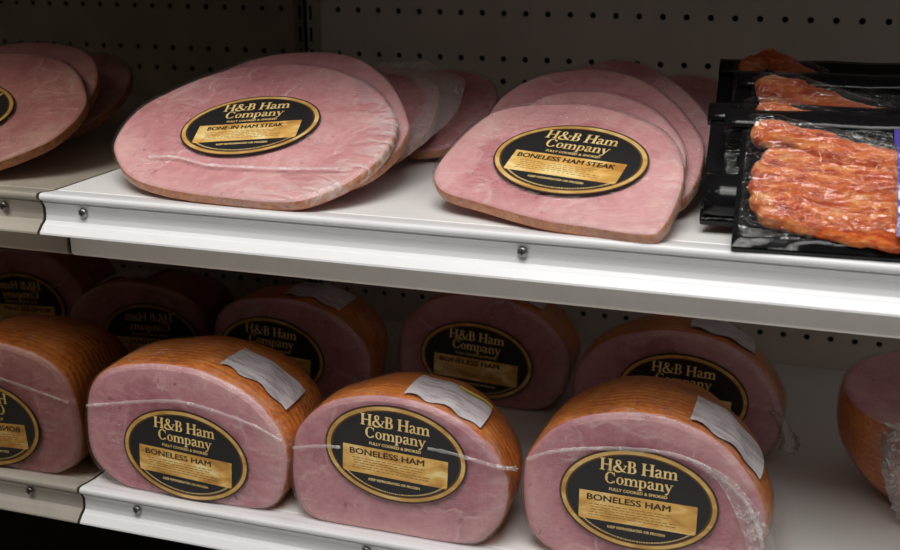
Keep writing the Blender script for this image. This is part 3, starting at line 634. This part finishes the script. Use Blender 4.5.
    if front:
        z0, z1 = .22, 4.15
        nz = 30; v = []
        for x in (3.96, 4.3, 4.8, 5.3, 5.9):
            for k in range(nz + 1):
                z = z0 + (z1 - z0) * k / nz; v.append((x, -.24 - max(meat_h(x, z), meat_h(x - .3, z)), z))
        f = [(i * (nz + 1) + k, (i + 1) * (nz + 1) + k, (i + 1) * (nz + 1) + k + 1, i * (nz + 1) + k + 1) for i in range(4) for k in range(nz)]
        o = link('brand_label', v, f, MAT['purple'], t); o['label'] = 'violet printed label with white marks'
        mb = MB()
        for k, (z, hgt) in enumerate([(.55, .03), (.85, .2), (1.25, .3), (1.75, .03), (2.3, .03), (2.75, .03)]):
            yy = -.265 - max(meat_h(4.1, z), meat_h(4.1, z + hgt), meat_h(3.9, z)) ; xx = 3.96
            mb.add([(xx + .02, yy, z), (xx + .9, yy, z), (xx + .9, yy, z + hgt), (xx + .02, yy, z + hgt)], [(0, 1, 2, 3)])
        mb.link('white_marks', MAT['whiteink'], o)
    return t
def up(P, t, yaw, dv):
    a = math.radians(yaw); tt = math.radians(t); vv = Vector((-math.sin(a) * math.sin(tt), math.cos(a) * math.sin(tt), math.cos(tt))); return tuple(Vector(P) + vv * dv)
PT, PY = 52, 3
def sp(y, x=20): return sb(x, y + .28, PT, PY, .4)
pack('front black vacuum pack of orange-red meat strips, resting at the right edge of the rail', up(sp(-19.9, 20.07), PT, PY, -.42), PT, PY, front=True)
pack('black meat pack under the front one, its rolled lower edge poking out on the side', up(sp(-18.4), PT, PY, -.05), PT, PY, left=-.95, flap_left=-1.05, roll=True, strips=2, fdz=-.45, tray_h=4.3)
pack('middle black meat pack behind, with crinkled film over orange meat', up(sp(-16.5), PT, PY, .5), PT, PY, left=-.5, flap_left=-.45,
     paths=[([(.15, 3.40), (.7, 3.62), (1.3, 3.45), (2.1, 3.1), (3.0, 2.7), (4, 2.4)], .42, .32, -.30), ([(.2, 2.7), (1, 2.7), (2, 2.4), (4, 1.8)], .4, .3, -.3)])
pack('rearmost black meat pack standing near the pegboard, corner of orange meat showing', up(sp(-14.0), PT, PY, .62), PT, PY, left=-1.28, flap_left=-1.29, flap=True,
     paths=[([(-.55, 3.75), (-.1, 4.1), (.3, 4.35), (.8, 4.1), (1.5, 3.6), (2.2, 3.2)], .36, .30, -.26)])

# ------------------------------------------------------------------ lower shelf: whole wrapped hams
OH1 = [(-4.25, 3.07), (-4.03, 3.70), (-3.50, 4.27), (-2.69, 4.62), (-1.38, 4.85), (-0.01, 4.86), (0.73, 4.70), (1.6, 4.40), (2.31, 4.0), (2.84, 3.5), (3.22, 2.93), (3.36, 2.42), (3.36, 1.9), (3.26, 1.2), (3.0, 0.55), (2.5, .12), (1.6, 0), (-.3, 0), (-2.4, .0), (-3.2, .12), (-4.05, 0.7), (-4.34, 1.36), (-4.36, 2.25)]
OH2 = [(-3.42, 2.5), (-3.26, 3.14), (-2.8, 3.75), (-2.17, 4.27), (-1.4, 4.58), (-0.54, 4.76), (0.44, 4.79), (1.4, 4.66), (2.25, 4.34), (2.93, 3.91), (3.5, 3.32), (3.86, 2.59), (3.89, 1.87), (3.72, 1.18), (3.38, 0.6), (2.9, 0.16), (2.0, 0), (0, 0), (-2.0, 0), (-2.9, .1), (-3.36, .65), (-3.5, 1.5)]
OH3 = [(-3.75, 2.81), (-3.66, 3.22), (-3.41, 3.64), (-3.03, 4.13), (-2.48, 4.55), (-1.7, 4.89), (-0.74, 5.11), (0.12, 5.14), (0.97, 5.02), (1.84, 4.67), (2.48, 4.19), (3.03, 3.53), (3.36, 2.91), (3.55, 2.3), (3.55, 1.6), (3.4, .9), (2.9, .25), (2.0, 0), (0, 0), (-1.9, 0), (-2.85, .15), (-3.45, .6), (-3.68, 1.2), (-3.78, 2.0)]
GH = 'whole wrapped hams on the lower shelf'
build_ham('wrapped_ham', 'front wrapped ham next to the mirrored panel, BONELESS HAM sticker low on its face', 'ham', GH, OH1, (3.0, -19.4, ZL), 0, 0, 6.0, (-.36, 1.72, -3.4, 'ham'), (0.62, 3.0, .75, 2.6),
          [(-4.1, 3.03), (-2.83, 3.30), (-1.4, 3.57), (-0.32, 3.68), (1.02, 3.50), (2.33, 3.20), (3.3, 2.8)], clamp=0.0, cz=2.0)
h2, _ = build_ham('wrapped_ham', 'front wrapped ham in the middle, BONELESS HAM sticker and a yellow-edged price sticker', 'ham', GH, OH2, (10.0, -19.4, ZL), 0, 0, 4.7, (.24, 2.92, -2.4, 'ham'), (0.38, 2.9, .2, 2.1),
          [[(-3.3, 2.62), (-2.7, 2.76), (-2.18, 2.85), (-1.6, 2.9)], [(1.35, 3.30), (1.9, 3.28), (2.48, 3.20), (3.1, 3.1), (3.7, 3.0)]], clamp=0.0, cz=2.0, yellow=True)
h3, _ = build_ham('wrapped_ham', 'largest front wrapped ham, its clear film bunched at the lower corner', 'ham', GH, OH3, (18.0, -19.0, ZL), 0, 0, 6.2, (-.18, 2.40, -.5, 'ham'), (0.98, 3.15, .25, 2.2),
          [(-3.6, 3.22), (-2.8, 3.60), (-1.37, 3.93), (0.23, 4.08), (1.31, 3.95), (2.16, 3.57), (2.92, 2.88), (3.3, 2.15), (3.5, 1.5)], clamp=0.0, cz=2.0)
def fan(root, pa, pb, n=14, amp=.07, y=-.17):
    a = open_curve(pa, 8); b = open_curve(pb, 8); v = []; m = len(a)
    for i in range(m):
        for k in range(n + 1):
            q = a[i].lerp(b[i], k / n); e = min(k, n - k) / n * 2
            v.append((q.x, q.y - amp * e * (.5 + .6 * (-1) ** k) - amp * 1.2 * noise.noise(Vector((q.x * 2.2, k * .9, q.z * 1.2))) * e, q.z))
    f = [(i * (n + 1) + k, i * (n + 1) + k + 1, (i + 1) * (n + 1) + k + 1, (i + 1) * (n + 1) + k) for i in range(m - 1) for k in range(n)]
    link('bunched_film', v, f, MAT['bunch'], root)['label'] = 'crumpled gathered end of the clear wrap'
fan(h3, [(1.2, -.16, 3.92), (2.05, -.17, 3.45), (2.6, -.18, 2.6), (2.95, -.2, 1.8), (3.25, -.2, 1.0), (3.6, -.15, .25)],
        [(1.3, -.16, 4.0), (2.4, -.17, 3.62), (3.15, -.14, 2.85), (3.62, -.05, 2.1), (3.9, .02, 1.3), (4.05, .05, .4)])
bunch(h2, [(3.45, -.16, 3.1), (3.75, -.1, 3.0), (4.0, .1, 2.95)], (.06, .16), 9)
sc = lambda o, k: [(a * k, b * k) for a, b in o]
build_ham('wrapped_ham', 'shadowed rear ham behind the one beside the mirrored panel, white sticker on top', 'ham', GH, [(a * .92 + .42, b * .90) for a, b in OH1], (2.15, -10.6, ZL), 0, 0, 5.0, (-.78, 1.95, -3, 'ham'), (-.5, 2.0, .4, 2.6), None, clamp=0.0, cz=1.9)
build_ham('wrapped_ham', 'shadowed rear ham behind the middle front ham, gold panel of its sticker visible', 'ham', GH, sc(OH2, .98), (9.5, -8.6, ZL), 0, 0, 5.0, (0.0, 1.95, -3, 'ham'), (1.2, 2.6, .5, 2.4), None, clamp=0.0, cz=1.9)
r6, _ = build_ham('wrapped_ham', 'shadowed rear ham behind the largest front ham, top of its sticker peeking over', 'ham', GH, [(a * 1.04, b * .93) for a, b in OH3], (17.85, -10.6, ZL), 0, 0, 5.0, (.12, 2.35, -2, 'ham'), (0.0, 2.5, .4, 2.4), None, clamp=0.0, cz=1.9)
bunch(r6, [(3.3, -.1, 2.2), (3.75, -.1, 1.7), (4.0, -.15, 1.2), (3.95, -.2, .8)], (.10, .30), 14)
OR = [(-3.9, 0), (-3.6, 1.4), (-2.6, 2.5), (-1, 3.0), (1, 3.0), (2.8, 2.4), (3.7, 1.2), (3.9, -.2), (3.5, -1.5), (2.3, -2.5), (.5, -2.9), (-1.4, -2.8), (-2.9, -2.1), (-3.6, -1.1)]
r7, _ = build_ham('wrapped_ham', 'ham tipped on end at the frame edge, orange rind showing below an upturned cut face', 'ham', GH, OR, (27.3, -11.5, -11.05), 82, 0, 3.5, None, None, None, end=.68, start=.35)
bunch(r7, [(-2.0, .2, -2.6), (-1.9, 1.3, -2.95), (-1.65, 2.5, -2.9), (-1.4, 3.2, -2.75)], (.6, .3), 21)
